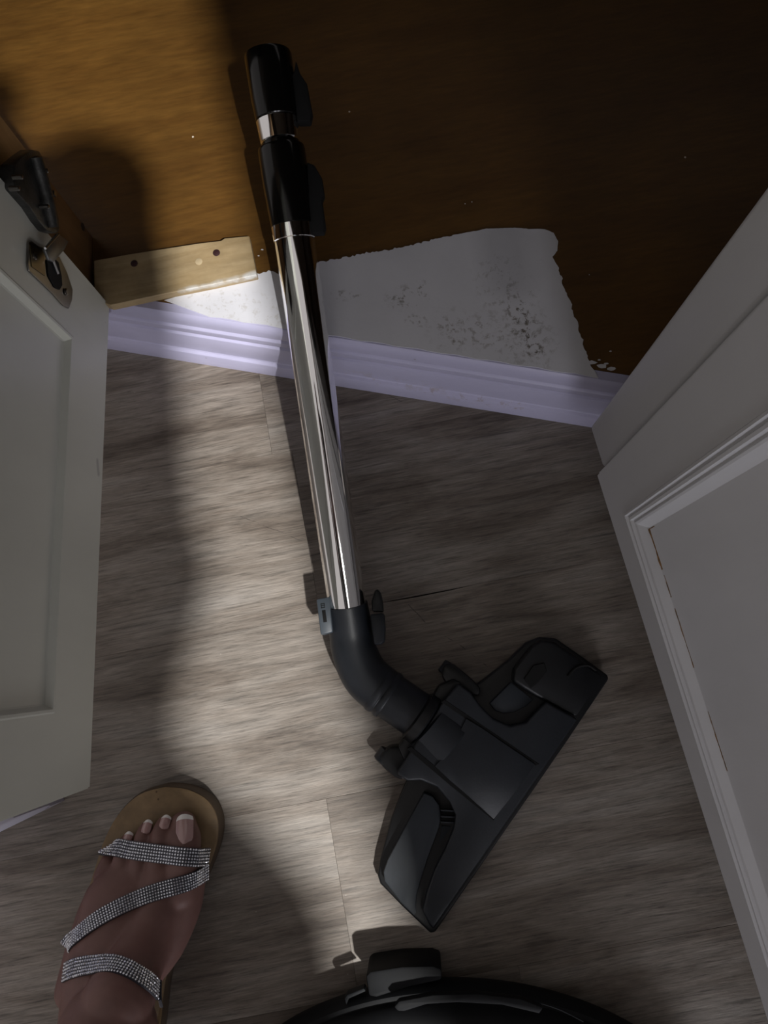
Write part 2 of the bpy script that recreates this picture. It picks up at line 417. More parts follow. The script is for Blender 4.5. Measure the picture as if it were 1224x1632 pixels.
# wooden cleat with screw heads
M_cleat = mat_wood('pale_raw_wood', (.24, .165, .075), (.36, .26, .13), (12, 90, 90), -gr, .6)
k = NT('pale_raw_wood_painted_edge'); M_cleat = k.m; setb(k.b, None, .6)
geo = k.node('ShaderNodeNewGeometry'); vv = geo.outputs['Position']; r_ = k.map(vv, (1, 1, 1), (0, 0, -gr))
g_ = k.noise(k.map(r_, (14, 120, 120)), 1, 6, .6, .6); c_ = k.ramp(g_, [(.3, (.25, .175, .085)), (.7, (.36, .27, .15))])
c_ = k.mix(1, c_, k.ramp(k.noise(r_, 30, 4, .6), [(.3, .7), (.7, 1.15)]), 'MULTIPLY')
st = k.seg(vv, P(292, 470, HB+.009), P(408, 441, HB+.009), .0026, .006, .004)
c_ = k.mix(k.math('MULTIPLY', st, k.ramp(k.noise(r_, 160, 4, .6), [(.35, .35), (.55, 1)])), c_, (.52, .51, .49))
k.l(c_, k.b.inputs['Base Color']); k.bump(g_, .3, .0006)
cl = [(149, 415), (200, 405.5), (260, 396), (318, 387), (352, 383), (358, 379), (397, 375.5), (409, 438), (340, 453), (260, 469), (176, 487), (150, 478)]
CH = HB+.009
bm = prism([P(a, b, CH)-Z*(CH-HB) for a, b in cl], [P(a, b, CH) for a, b in cl]); bevel(bm, .0007, 1, 60)
cleat = link('wood_cleat', bm, M_cleat, cab, False)
M_screw = simple('rusted_screw', (.045, .018, .02), .5, metal=.3)
M_plug = simple('filler_plug', (.42, .33, .2), .7)
for (a, b, mt, nm) in ((214, 420, M_screw, 'screw_head'), (345, 403, M_screw, 'screw_head'), (317, 417, M_plug, 'filler_plug')):
    c = P(a, b, CH); r = .0031
    bm = tube([c-Z*.0005, c+Z*.0003, c+Z*.0006], [r, r, r*.7], 20, up=Y)
    if mt is M_screw:
        bm2 = box(c+Z*.0007, Vector((.8, .6, 0)), Vector((-.6, .8, 0)), Z, .004, .0006, .0003); bm = merge([bm, bm2])
    link(nm, bm, mt, cleat)

# left face-frame stile (inner face brown wood)
M_stile = mat_wood('stile_wood', (.16, .085, .035), (.23, .13, .055), (30, 30, 6), 0, .5, knots=[(P(130, 362, HB+.01), .0026, (.02, .012, .008))])
s0, s1 = P(148, 377, HB), P(150, 487, HB)
t = Vector((-1, -.02, 0))
bot = [s0, s1, s1+t*.10, s0+t*.10]
bm = prism([p+Z*0 for p in bot], [p+Z*.765 for p in bot]); bevel(bm, .0015, 2)
stile = link('face_stile', bm, M_stile, cab)
# knot hole ring on the inner face
kc = PP(131, 362, s0, X)
bm = tube([kc+X*-.001, kc+X*.0006, kc+X*.0008], [.0036, .0036, .0028], 16, up=Z)
link('knot', bm, simple('dark_knot', (.02, .012, .008), .6), stile)

# ------------------------------------------------------------------ left door (inner face towards the camera)
def frame(A, B, nsign):
    e = (B-A); e.z = 0; e.normalize(); nr = Vector((-e.y, e.x, 0))*nsign
    return e, nr
def onplane(px, py, A, e, nr, off=0):
    p = PP(px, py, A+nr*off, nr); return (p-A).dot(e), p.z
LA, LB = P(175, 485, HB), P(144, 1256, HB)
le, ln = frame(LA, LB, 1)
if ln.x < 0: ln = -ln
LW = (LB-LA).length
M_doorL = mat_paint('cream_white_paint', (.58, .590, .53), .35, .40, tint=(.22, .19, .15), streak=(.8, .8, .25), spotscale=13,
        stains=[(PP(155, 735, LA, ln), PP(157, 755, LA, ln), .0012, .001, .002, .5, (.2, .2, .2))])
def door_slab(A, e, nr, s0, s1, z0, z1, thick, recess, bead, depth, name, mat, parent, bevels=.0012):
    """door with a recessed or framed panel; recess=(s0,s1,z0,z1) opening"""
    def pt(s, z, d): return A + e*s + Z*(z-A.z) + nr*d
    rs0, rs1, rz0, rz1 = recess
    bm = bmesh.new()
    def ringv(a0, a1, c0, c1, d): return [bm.verts.new(pt(a0, c0, d)), bm.verts.new(pt(a1, c0, d)), bm.verts.new(pt(a1, c1, d)), bm.verts.new(pt(a0, c1, d))]
    rings = [ringv(s0, s1, z0, z1, -thick), ringv(s0, s1, z0, z1, 0), ringv(rs0, rs1, rz0, rz1, 0)]
    for ins, d in bead: rings.append(ringv(rs0+ins, rs1-ins, rz0+ins, rz1-ins, d))
    for a, b in zip(rings, rings[1:]):
        for i in range(4): bm.faces.new((a[i], a[(i+1) % 4], b[(i+1) % 4], b[i]))
    bm.faces.new(rings[-1]); bm.faces.new(rings[0][::-1])
    bmesh.ops.recalc_face_normals(bm, faces=bm.faces[:])
    es = [ed for ed in bm.edges if all(any(vv is q for r in rings[:2] for q in r) for vv in ed.verts)]
    bmesh.ops.bevel(bm, geom=es, offset=bevels, segments=3, affect='EDGES')
    return link(name, bm, mat, parent, True, ang=20)
r1 = onplane(116, 536, LA, le, ln); r2 = onplane(88, 1137, LA, le, ln)
rz = (r1[1]+r2[1])/2
doorL = door_slab(LA, le, ln, 0, LW, HB, .80, .019, (r1[0], r2[0], rz, .74),
          [(.0012, .0006), (.0030, .0004), (.0042, -.0012), (.0058, -.0040), (.0070, -.0045)], 0, 'cabinet_door', M_doorL, cab)
# small chips of paint at the door's lower hinge corner
c = LA
bm = box(LA+le*.004-Z*.001-ln*.004, le, ln, Z, .008, .010, .003); bevel(bm, .0008, 1)
link('paint_chip', bm, M_base, doorL)

# hinge: plate and cup on the door, arm up to the stile
hinge = empty('hinge', P(75, 440, .2)); hinge.parent = cab; hinge.matrix_parent_inverse = cab.matrix_world.inverted()
bpy.context.view_layer.update(); hinge.matrix_parent_inverse = cab.matrix_world.inverted()
def LP_(px, py, off=0): return PP(px, py, LA+ln*off, ln)
pl = [(42, 386), (47, 384), (58, 392), (75, 398), (92, 410), (104, 435), (113, 462), (112, 478), (107, 492), (98, 487), (80, 467), (55, 443), (43, 432), (41, 420)]
bot = [LP_(a, b, .0002) for a, b in pl]; bm = prism(bot, [p+ln*.0016 for p in bot]); bevel(bm, .0004, 1)
link('mounting_plate', bm, M_nickel, hinge)
pl = [(47, 390), (58, 396), (70, 400), (71, 440), (50, 425)]
bot = [LP_(a, b, .0019) for a, b in pl]; bm = prism(bot, [p+ln*.0004 for p in bot])
link('brassy_patch', bm, M_gold, hinge)
# dark cup recess
cc = LP_(86, 428, .0022)
bot = [LP_(a, b, .0020) for a, b in ((73, 415), (82, 408), (92, 418), (97, 440), (98, 455), (94, 462), (86, 458), (76, 440))]
bm = prism(bot, [p+ln*.0008 for p in bot]); bevel(bm, .0003, 1)
link('hinge_cup', bm, M_rubber, hinge)
for a, b in ((55, 408), (105, 465)):
    c = LP_(a, b, .0024); link('screw_head', tube([c, c+ln*.0006, c+ln*.0012], [.0026, .0026, .0018], 16, up=Z), M_nickel, hinge)
c = LP_(88, 424, .004); link('hinge_pin', tube([LP_(84, 415, .004), LP_(92, 436, .004)], [.0012, .0012], 10), M_chrome, hinge)
# knuckle arm: bright angled leaf between the plate and the dark arm
k3 = [(72, 397), (93, 372), (110, 385), (103, 398), (86, 418), (79, 415)]
bot = [PP(a, b, LA+ln*.010, ln) for a, b in k3]; bm = prism(bot, [p-ln*.0022 for p in bot]); bevel(bm, .0005, 2)
link('knuckle_leaf', bm, simple('grey_steel_leaf', (.09, .09, .088), .35, metal=.6, bump=.1), hinge)
e1, e2 = PP(72, 396, LA+ln*.0105, ln), PP(93, 373, LA+ln*.0105, ln)
link('leaf_edge', tube([e1, e2], [.0009, .0009], 8), M_chrome, hinge)
arm = [(93, 372), (86, 371), (75, 368), (62, 352), (48, 330), (22, 300), (22, 262), (38, 248), (52, 238), (64, 240), (72, 258), (80, 285), (88, 318), (95, 350), (96, 365)]
bot = [PP(a, b, LA+ln*.006, ln) for a, b in arm]; bm = prism([p-ln*.010 for p in bot], bot); bevel(bm, .0016, 2)
link('hinge_arm', bm, M_steel, hinge)
rib = [PP(a, b, LA+ln*.0075, ln) for a, b in ((56, 250), (66, 285), (76, 325), (84, 362))]
link('arm_rib', tube(rib, [.0045, .0050, .0050, .0042], 14), M_steel, hinge)
for a, b in ((76, 272), (77, 329), (35, 282), (30, 300)):
    c = PP(a, b, LA+ln*.0125, ln); link('rivet', tube([c-ln*.006, c, c+ln*.0006], [.0016, .0016, .0009], 10, up=Z), M_nickel, hinge)
c = PP(84, 309, LA+ln*.006, ln)
link('arm_lug', box(c, le, ln, Z, .003, .004, .0035), M_nickel, hinge, False)

# ------------------------------------------------------------------ cabinet run on the right
RA, RB = P(950, 755, HB), P(1224, 1632, HB)
re_, rn = frame(RA, RB, 1)
if rn.x > 0: rn = -rn
cabR = empty('base_cabinet', RA*1)
tag(cabR, 'white base cabinet on the right with closed framed door above the floor', 'cabinet')
rust = (.20, .10, .035)
a1, a2 = PP(1034, 842, RA, rn), PP(1060, 905, RA, rn)
M_doorR = mat_paint('warm_white_paint', (.50, .50, .52), .25, .38, tint=(.25, .22, .18), streak=(.8, .8, .3), spotscale=12)
o1 = onplane(995, 818, RA, re_, rn); o2 = onplane(1224, 1528, RA, re_, rn); i1 = onplane(1033, 838, RA, re_, rn); i2 = onplane(1180, 1294, RA, re_, rn)
oz = (o1[1]+o2[1])/2; iz = (i1[1]+i2[1])/2; isz = i1[0]-o1[0]
DW = .50; tb = .030
oz = .1335
bead = [(.0006, .0009), (.0022, .0011), (.0032, -.0008), (.0042, -.0014), (.0050, -.0002), (.0068, -.0004), (.0078, -.0026), (.0088, -.0030), (.0098, -.0022), (.0112, -.0028), (.0130, -.0046), (.0150, -.0068), (.0168, -.0082), (.0180, -.0085)]
ins = .018
doorR = door_slab(RA, re_, rn, 0, DW, HB, .80, .018, (o1[0], DW-o1[0], oz, .80-(oz-HB)), bead, 0, 'cabinet_door', M_doorR, cabR, .002)
# rusty grime in the panel's inner corner
def rp(s, z, d): return RA + re_*s + Z*(z-HB) + rn*d
gs = o1[0]+ins-.0005; gz = oz+ins-.0005
M_grime = simple('rusty_grime', (.16, .085, .03), .7, var=.6, scale=300, bump=.4)
gr_ = []
for a, b, r in ((rp(gs, gz+.012, -.0083), rp(gs, gz, -.0083), .0004), (rp(gs, gz, -.0083), rp(gs+.03, gz, -.0083), .0009), (rp(gs+.034, gz, -.0083), rp(gs+.05, gz, -.0083), .0005), (rp(gs+.058, gz, -.0083), rp(gs+.10, gz, -.0083), .0004), (rp(gs+.13, gz, -.0083), rp(gs+.17, gz, -.0083), .0004)):
    pts_ = [a.lerp(b, i/12) + rn*random.uniform(-.0002, .0002) for i in range(13)]
    gr_.append(tube(pts_, [r*random.uniform(.4, 1.2) for _ in range(13)], 6))
g_ = link('grime', merge(gr_), M_grime, doorR); g_['kind'] = 'stuff'
# stile of the face frame at the corner, set back behind the door
sA = P(940, 680, HB); SO = (sA-RA).dot(rn)
s_0 = (sA-RA).dot(re_)
def spt(s, z, d): return RA + re_*s + Z*(z-HB) + rn*d
SO = min(SO, -.004)
bot = [spt(s_0, HB, SO), spt(-.0028, HB, SO), spt(-.0028, HB, SO-.024), spt(s_0, HB, SO-.024)]
bm = prism(bot, [p+Z*.765 for p in bot]); bevel(bm, .0034, 4)
link('corner_stile', bm, M_doorR, cabR)
bot = [spt(.004, HB, -.019), spt(.9, HB, -.019), spt(.9, HB, -.5), spt(.004, HB, -.5)]
bm = prism(bot, [p+Z*.765 for p in bot]); link('cabinet_box', bm, M_doorR, cabR, False)
bot = [spt(s_0+.06, 0, -.075), spt(.9, 0, -.075), spt(.9, 0, -.09), spt(s_0+.06, 0, -.09)]
bm = prism([p+Z*.0005 for p in bot], [Vector((p.x, p.y, HB-.0005)) for p in bot]); link('toe_kick', bm, M_doorR, cabR, False)

# worktop over both cabinets (out of frame above; shades the right of the floor)
M_top = simple('speckled_laminate', (.30, .27, .24), .35, var=.4, scale=300, bump=.05)
ov = .030
e0 = RA + re_*1.2 + rn*ov; e1_ = RA - re_*.0 + rn*ov
inner = b0 + bn*.02
# corner where the two front edges meet
def isect(p, d, q, e):
    den = d.x*e.y-d.y*e.x; t = ((q-p).x*e.y-(q-p).y*e.x)/den; return p+d*t
cn = isect(Vector((e0.x, e0.y, 0)), re_, Vector((inner.x, inner.y, 0)), bd)
l0 = inner - bd*.75
pts_ = [l0, cn, e0, e0 - rn*.62, cn + bd*.75 + back*.3, cn + bd*.6 + back*.75, l0 + back*.75]
pts_ = [Vector((p.x, p.y, 0)) for p in pts_]
bm = prism([p+Z*.862 for p in pts_], [p+Z*.900 for p in pts_]); bevel(bm, .004, 2, 50)
wt = link('worktop', bm, M_top); tag(wt, 'speckled laminate worktop above both cabinets', 'worktop')

# ------------------------------------------------------------------ VACUUM WAND
wand = empty('vacuum_wand', P(549, 945, 0))
tag(wand, 'chrome telescopic vacuum wand with black floor head leaning over the baseboard', 'vacuum wand')
T0 = P(549, 935, .045); 
Tb = Vector(P(492, 540, .112)); d0 = Tb - T0
TD = d0.normalized()
def axpt(px, py):
    """point of the wand axis plane seen at this pixel row"""
    nrm = TD.cross(X).cross(TD).normalized()
    nrm = (Z - TD*Z.dot(TD)).normalized()
    p = PP(px, py, T0, nrm); return (p-T0).dot(TD)
side = TD.cross(Z).normalized()
if side.x < 0: side = -side
upn = (Z - TD*Z.dot(TD)).normalized()
def A(s, sd=0, un=0): return T0 + TD*s + side*sd + upn*un
sb = axpt(552, 952)-.006
s_ring = axpt(466, 384); s_c1b = axpt(466, 374); s_c1t = axpt(455, 234); s_r2b = axpt(445, 226); s_r2t = axpt(440, 195); s_top = axpt(434, 86)
R0 = .0163
link('lower_tube', tube([A(sb-.02), A(sb), A(s_ring+.004)], [R0]*3, 96, up=Z), M_chrome, wand)
link('chrome_ring', tube([A(s_ring-.0005), A(s_ring+.0005), A(s_ring+.011), A(s_ring+.012)], [.0158, .0171, .0172, .0165], 72), M_chrome, wand)
c1 = s_ring+.0105; L1 = s_c1t - c1
link('lock_collar', tube([A(c1), A(c1+.001), A(c1+L1*.30), A(c1+L1*.55), A(s_c1t-.003), A(s_c1t-.0005), A(s_c1t)],
      [.0160, .0172, .0180, .0186, .0188, .0182, .0165], 72), M_gloss, wand)
# upper tube end with chrome band and black sleeve
link('upper_tube', tube([A(s_c1t-.01), A(s_r2b-.003), A(s_r2b+.002), A(s_r2t)], [.0140, .0142, .0150, .0150], 64), M_gloss, wand)
link('chrome_band', tube([A(s_r2b-.001), A(s_r2b), A(s_r2b+.0155), A(s_r2b+.0165)], [.0148, .0157, .0168, .0160], 64), M_chrome, wand)
s2 = s_r2b+.016
L2 = s_top - s2
# hollow open end
bm = tube([A(s2), A(s2+.001), A(s2+L2*.3), A(s2+L2*.7), A(s_top-.002), A(s_top), A(s_top), A(s_top-.004), A(s_top-.05)],
          [.0160, .0170, .0180, .0184, .0186, .0180, .0160, .0156, .0156], 72)
link('end_sleeve', bm, M_gloss, wand)
# side catch on the sleeve
def sidepiece(name, prof, mat, un0=-.006, un1=.006, bev=.0012):
    bot = [A(s, sd, un0) for s, sd in prof]; bm = prism(bot, [p+upn*(un1-un0) for p in bot]); bevel(bm, bev, 2)
    return link(name, bm, mat, wand)
sc = lambda py, px=470: axpt(px, py)
y_a, y_b = sc(196, 490), sc(100, 485)
sidepiece('sleeve_catch', [(y_a, .016), (y_a-.001, .026), (y_a+.006, .0285), (y_a+(y_b-y_a)*.6, .0275), (y_b-.010, .0235), (y_b, .0215), (y_b-.006, .0195), (y_a+(y_b-y_a)*.75, .0170)], M_rubber, -.0065, .0065)
y_a, y_b = sc(372, 512), sc(261, 500)
sidepiece('release_slider', [(y_a, .014), (y_a-.001, .0245), (y_a+.004, .0265), (y_a+(y_b-y_a)*.45, .0265), (y_a+(y_b-y_a)*.52, .0290), (y_a+(y_b-y_a)*.75, .0290), (y_b-.003, .0245), (y_b, .0190)], M_rubber, -.007, .007)
# swivel cuff (elbow) from tube to the head
pth = [A(sb), A(sb-.012), A(sb-.028), P(566, 1042, .0290), P(583, 1077, .0275), P(612, 1103, .0265)]
elb = [A(sb)+TD*.0005] + cat(pth, 28)
n = len(elb)
link('elbow', tube(elb, [.0145] + [.0176 + .0028*min(1, i/(n*.8)) for i in range(n-1)], 64), M_black2, wand)
rg = cat([P(600, 1095, .0268), P(612, 1103, .0265), P(622, 1110, .0264)], 6)
link('elbow_ring', tube(rg, [.0202, .0209, .0210, .0196, .0209, .0210, .0202], 64), M_black2, wand)
nk = cat([P(618, 1107, .0265), P(640, 1122, .0262), P(672, 1144, .0258)], 8)
link('neck', tube(nk, [.0196]*9, 64), M_black2, wand)
# grey catch with a lock mark on the left of the cuff
def blk(pxs, h, th, name, mat, bev=.0008, parent=wand):
    top = [P(a, b, h) for a, b in pxs]; bm = prism([p-Z*th for p in top], top); bevel(bm, bev, 2); return link(name, bm, mat, parent)
cb_ = blk([(504, 955), (525, 951), (530, 1007), (511, 1012)], .053, .016, 'grey_catch', M_grey, .0012)
blk([(513, 973), (518.5, 972), (521, 991), (515.5, 992)], .0536, .001, 'catch_recess', M_rubber, .0002, cb_)
mk = []
for q in ([(511, 962), (517, 961), (517.3, 962.2), (511.3, 963.2)], [(511.3, 965), (517.5, 964), (517.8, 965), (511.6, 966)], [(511, 962), (512, 962), (512.8, 969), (511.8, 969)], [(516, 961), (517, 961), (517.9, 968), (517, 968)], [(511.6, 968.5), (517.8, 967.5), (518, 968.6), (511.8, 969.6)]):
    t_ = [P(a, b, .0533) for a, b in q]; mk.append(prism([p-Z*.0004 for p in t_], t_))
link('lock_mark', merge(mk), M_rubber, cb_, False)
# two grip pads on the right of the cuff
blk([(593, 974), (592, 958), (597, 941), (602, 938), (607, 945), (610, 960), (611, 975)], .050, .014, 'upper_grip_pad', M_black, .0018)
p2 = blk([(589, 979), (612, 976), (614, 1000), (613, 1022), (607, 1027), (596, 1028)], .052, .016, 'lower_grip_pad', M_black2, .0022)

# ---- floor head
fa, fb = P(970, 1080, .016), P(690, 1488, .016)
fe = (fb-fa).normalized(); fnn = Vector((-fe.y, fe.x, 0)); 
if fnn.x > 0: fnn = -fnn                                     # towards the back (neck)
sl = (.044-.018)/.105
pln = (Z - fnn*sl).normalized(); po = fa.copy(); po.z = .018
def HP(px, py, dz=0): return PP(px, py, po+Z*dz, pln)
def head(name, pxs, th, mat, dz=0, bev=.0012, seg=2, parent=wand, smooth_n=0, floor_z=None):
    if smooth_n:
        q = cat([Vector((a, b, 0)) for a, b in pxs+[pxs[0]]], smooth_n)[:-1]; pxs = [(p.x, p.y) for p in q]
    top = [HP(a, b, dz) for a, b in pxs]
    bot = [Vector((p.x, p.y, (p.z-th) if floor_z is None else floor_z)) for p in top]
    bm = prism(bot, top); bevel(bm, bev, seg, 40); return link(name, bm, mat, parent)
base = [(640, 1262), (652, 1236), (690, 1175), (740, 1105), (772, 1082), (812, 1050), (838, 1024), (860, 1015), (886, 1017), (925, 1044), (969, 1076), (970, 1083), (905, 1180), (800, 1332), (694, 1486), (686, 1488), (640, 1444), (606, 1409), (602, 1396), (606, 1370), (622, 1310)]
top = [P(a, b, .015) for a, b in base]
bm = prism([Vector((p.x, p.y, .002)) for p in top], top); bevel(bm, .003, 3, 30)
link('head_base', bm, M_black, wand)
# main shell with the curved cut-outs on both sides
shell = [(654, 1199), (632, 1233), (649, 1245), (671, 1244), (697, 1255), (717, 1279), (726, 1299), (724, 1320), (710, 1354), (693, 1387), (680, 1423), (673, 1452), (684, 1474), (691, 1482),
         (780, 1352), (850, 1250), (921, 1146), (871, 1118), (856, 1133), (838, 1152), (813, 1157), (786, 1145), (765, 1124), (752, 1105), (731, 1089), (707, 1117)]
head('shell', shell, .02, M_black2, 0, .0022, 3, floor_z=.008)
pedal = [(676, 1264), (690, 1270), (700, 1284), (703, 1300), (700, 1318), (684, 1361), (670, 1405), (664, 1428), (663, 1445), (668, 1468), (640, 1440), (613, 1405), (611, 1390), (618, 1370), (648, 1315)]
head('lower_pedal', pedal, .02, M_pedal, -.008, .0010, 2, floor_z=.006)
head('slot_insert', [(704, 1316), (724, 1316), (718, 1340), (698, 1378), (694, 1376)], .004, M_pedal, -.012, .0004, 1)
for py in (1290, 1300, 1309):
    head('slot_rib', [(702, py), (726, py+1), (726, py+4), (703, py+3)], .006, M_black2, -.004, .0004, 1)
head('upper_pedal', [(781, 1121), (815, 1087), (828, 1098), (850, 1115), (838, 1126), (820, 1135), (802, 1137), (789, 1132)], .02, M_pedal, -.010, .0010, 2, floor_z=.006)
head('upper_wing', [(855, 1110), (921, 1147), (966, 1080), (925, 1050), (884, 1022), (862, 1020), (848, 1030), (820, 1066), (818, 1086), (836, 1098)], .02, M_black, -.004, .0030, 3, floor_z=.008)
head('wing_recess', [(835, 1082), (850, 1060), (868, 1056), (872, 1070), (858, 1088), (846, 1098)], .002, M_rubber, -.0025, .0006, 1)
link('wing_ridge', tube(cat([HP(905, 1078, -.0036), HP(918, 1064, -.0036), HP(936, 1060, -.0036), HP(950, 1068, -.0036)], 16), [.0012]*17, 10), M_rubber, wand)
# centre panel, bounded by narrow grooves
cen = [(743, 1145), (768, 1160), (800, 1182), (853, 1218), (822, 1262), (787, 1306), (745, 1268), (716, 1243), (693, 1221), (710, 1203), (730, 1172)]
head('centre_panel', cen, .004, M_black2, .0016, .0008, 2)
head('groove', [(648, 1193), (656, 1190), (790, 1300), (787, 1308), (720, 1254)], .004, M_rubber, .0003, .0003, 1)
head('groove', [(703, 1119), (709, 1115), (860, 1218), (853, 1221)], .004, M_rubber, .0003, .0003, 1)
# barrel where the neck joins
n0, n1 = P(679, 1149, .0185), P(717, 1183, .0150)
link('barrel', tube([n0, n0.lerp(n1, .04), n0.lerp(n1, .97), n1], [.0265, .0285, .0275, .0265], 72), M_black2, wand)
ra, rb = P(664, 1138, .0262), P(680, 1150, .0258)
link('neck_collar', tube([ra, ra.lerp(rb, .15), ra.lerp(rb, .85), rb], [.0205, .0232, .0236, .0215], 64), M_black, wand)
# axle lugs with their small wheels
blk([(706, 1062), (714, 1056), (724, 1058), (750, 1080), (766, 1096), (766, 1108), (748, 1108), (728, 1096), (712, 1092), (704, 1076)], .030, .026, 'axle_lug', M_black, .003)
blk([(604, 1206), (610, 1198), (622, 1190), (652, 1190), (660, 1204), (644, 1244), (630, 1240), (608, 1222)], .030, .026, 'axle_lug', M_black, .003)
for a, b in ((718, 1070), (616, 1208)):
    c = P(a, b, .020); ax_ = fe
    link('small_wheel', tube([c-ax_*.006, c-ax_*.005, c+ax_*.005, c+ax_*.006], [.008, .0095, .0095, .008], 24), M_black2, wand)
blk([(688, 1112), (700, 1092), (722, 1082), (736, 1088), (712, 1118), (700, 1124)], .034, .03, 'lug_bridge', M_black, .002)
blk([(634, 1190), (650, 1168), (664, 1180), (656, 1202), (644, 1214)], .034, .03, 'lug_bridge', M_black, .002)

# ------------------------------------------------------------------ VACUUM CANISTER at the bottom edge
vc = empty('vacuum_canister', P(760, 1800, 0))
tag(vc, 'black canister vacuum body cut off by the bottom edge, with a raised catch', 'vacuum cleaner')
def loft(rings, mat, name, parent, bev=0):
    bm = bmesh.new(); rv = [[bm.verts.new(p) for p in r] for r in rings]; n = len(rv[0])
    for a, b in zip(rv, rv[1:]):
        for i in range(n): bm.faces.new((a[i], a[(i+1) % n], b[(i+1) % n], b[i]))
    bm.faces.new(rv[0][::-1]); bm.faces.new(rv[-1]); return link(name, bm, mat, parent, True, ang=40)
VY = P(735, 1568, .035).y; VX = P(740, 1600, .035).x
M_can = simple('dull_black_plastic', (.0055, .0060, .0070), .62, spec=.2, bump=.1)
M_can2 = simple('dull_slate_plastic', (.0085, .0100, .0120), .62, spec=.2, bump=.1)
VRX, VRY = .200, .120
VC = Vector((VX, VY-VRY, 0))
def oval(k, z, n=120, p=2.0):
    return [Vector((VC.x+VRX*k*math.copysign(abs(math.cos(t))**(2/p), math.cos(t)), VC.y+(VRY-VRX*(1-k)*.9)*math.copysign(abs(math.sin(t))**(2/p), math.sin(t)), z)) for t in [2*math.pi*i/n for i in range(n)]]
loft([oval(.95, .006), oval(.985, .014), oval(1, .022), oval(.995, .030), oval(.97, .036), oval(.955, .0365)], M_can, 'lower_body', vc)
loft([oval(.950, .0360), oval(.945, .040), oval(.925, .046), oval(.89, .0505), oval(.86, .0515)], M_can, 'upper_body', vc)
loft([oval(.862, .0512), oval(.858, .0540), oval(.845, .056), oval(.825, .0562)], M_rubber, 'rim', vc)
loft([oval(.820, .0552), oval(.812, .0575), oval(.76, .0595), oval(.4, .064)], simple('beige_cover', (.20, .16, .125), .5), 'cover', vc)
# raised hose catch at the body's edge, with a small metal clip and an oval pad
def onv(pxs, h, th, name, mat, bev=.0012): return blk(pxs, h, th, name, mat, bev, vc)
onv([(583, 1556), (590, 1549), (640, 1541), (690, 1540), (704, 1545), (704, 1562), (650, 1574), (600, 1590), (588, 1588)], .042, .0415, 'hose_catch', M_can, .0018)
onv([(549, 1592), (553, 1586), (580, 1575), (583, 1580), (556, 1592), (552, 1602)], .037, .010, 'metal_clip', M_can2, .0006)
q = [(a_, b_-6) for a_, b_ in [(628, 1611), (636, 1602), (690, 1592), (760, 1590), (830, 1598), (866, 1612), (860, 1622), (800, 1608), (730, 1604), (680, 1607), (645, 1618), (634, 1618)]]
onv(q, .0590, .008, 'oval_pad', M_can, .0012)
link('moulding_line', tube(cat([P(790, 1585, .0530), P(840, 1593, .0530), (P(890, 1608, .0525)), P(930, 1628, .0520)], 20), [.0006]*21, 8), M_can2, vc)
sd = loft([[Vector((VC.x+sx*(VRX-.02)+.012*t, VC.y-.03+.030*math.cos(a), .032+.032*math.sin(a))) for a in [2*math.pi*i/32 for i in range(32)]] for t in (-1, 1) for sx in (1,)], M_rubber, 'wheel', vc)
sd = loft([[Vector((VC.x-(VRX-.02)+.012*t, VC.y-.03+.030*math.cos(a), .032+.032*math.sin(a))) for a in [2*math.pi*i/32 for i in range(32)]] for t in (-1, 1)], M_rubber, 'wheel', vc)

# ------------------------------------------------------------------ PERSON (left foot in frame; the rest above and behind the camera)
person = empty('person', P(230, 1400, 0))
tag(person, 'person standing at lower left, left foot in a rhinestone strap sandal', 'person')
M_sole = mat_wood('tan_insole', (.185, .118, .055), (.225, .150, .075), (20, 20, 20), 0, .5, knots=[(P(252, 1274, .0225), .0009, (.08, .045, .02)), (P(249, 1262, .0225), .0009, (.08, .045, .02))])
M_solee = simple('brown_sole_edge', (.07, .045, .025), .6)
sandal = empty('sandal', P(230, 1400, 0)); sandal.parent = person; bpy.context.view_layer.update(); sandal.matrix_parent_inverse = person.matrix_world.inverted()
SH = .022
so = [(262, 1254), (298, 1258), (330, 1275), (346, 1303), (347, 1335), (339, 1365), (325, 1400), (307, 1440), (292, 1480), (274, 1525), (262, 1570), (254, 1640), (240, 1710), (200, 1755), (155, 1750), (125, 1710), (112, 1640), (108, 1570), (116, 1510), (130, 1450), (147, 1395), (165, 1340), (188, 1298), (222, 1266)]
q = cat([Vector((a, b, 0)) for a, b in so+[so[0]]], 92)[:-1]
tp = [P(p.x, p.y, SH) for p in q]
cen_ = sum(tp, Vector())/len(tp)
def inset(pts, k, z): return [Vector((*( (p + (cen_-p).normalized()*k).xy), z)) for p in pts]
loft([inset(tp, .002, .001), inset(tp, -.001, .003), inset(tp, -.0012, .016), inset(tp, 0, .020)], M_solee, 'sole', sandal)
loft([inset(tp, .0005, .0185), inset(tp, .0003, .0212), inset(tp, .0025, SH)], M_sole, 'insole', sandal)

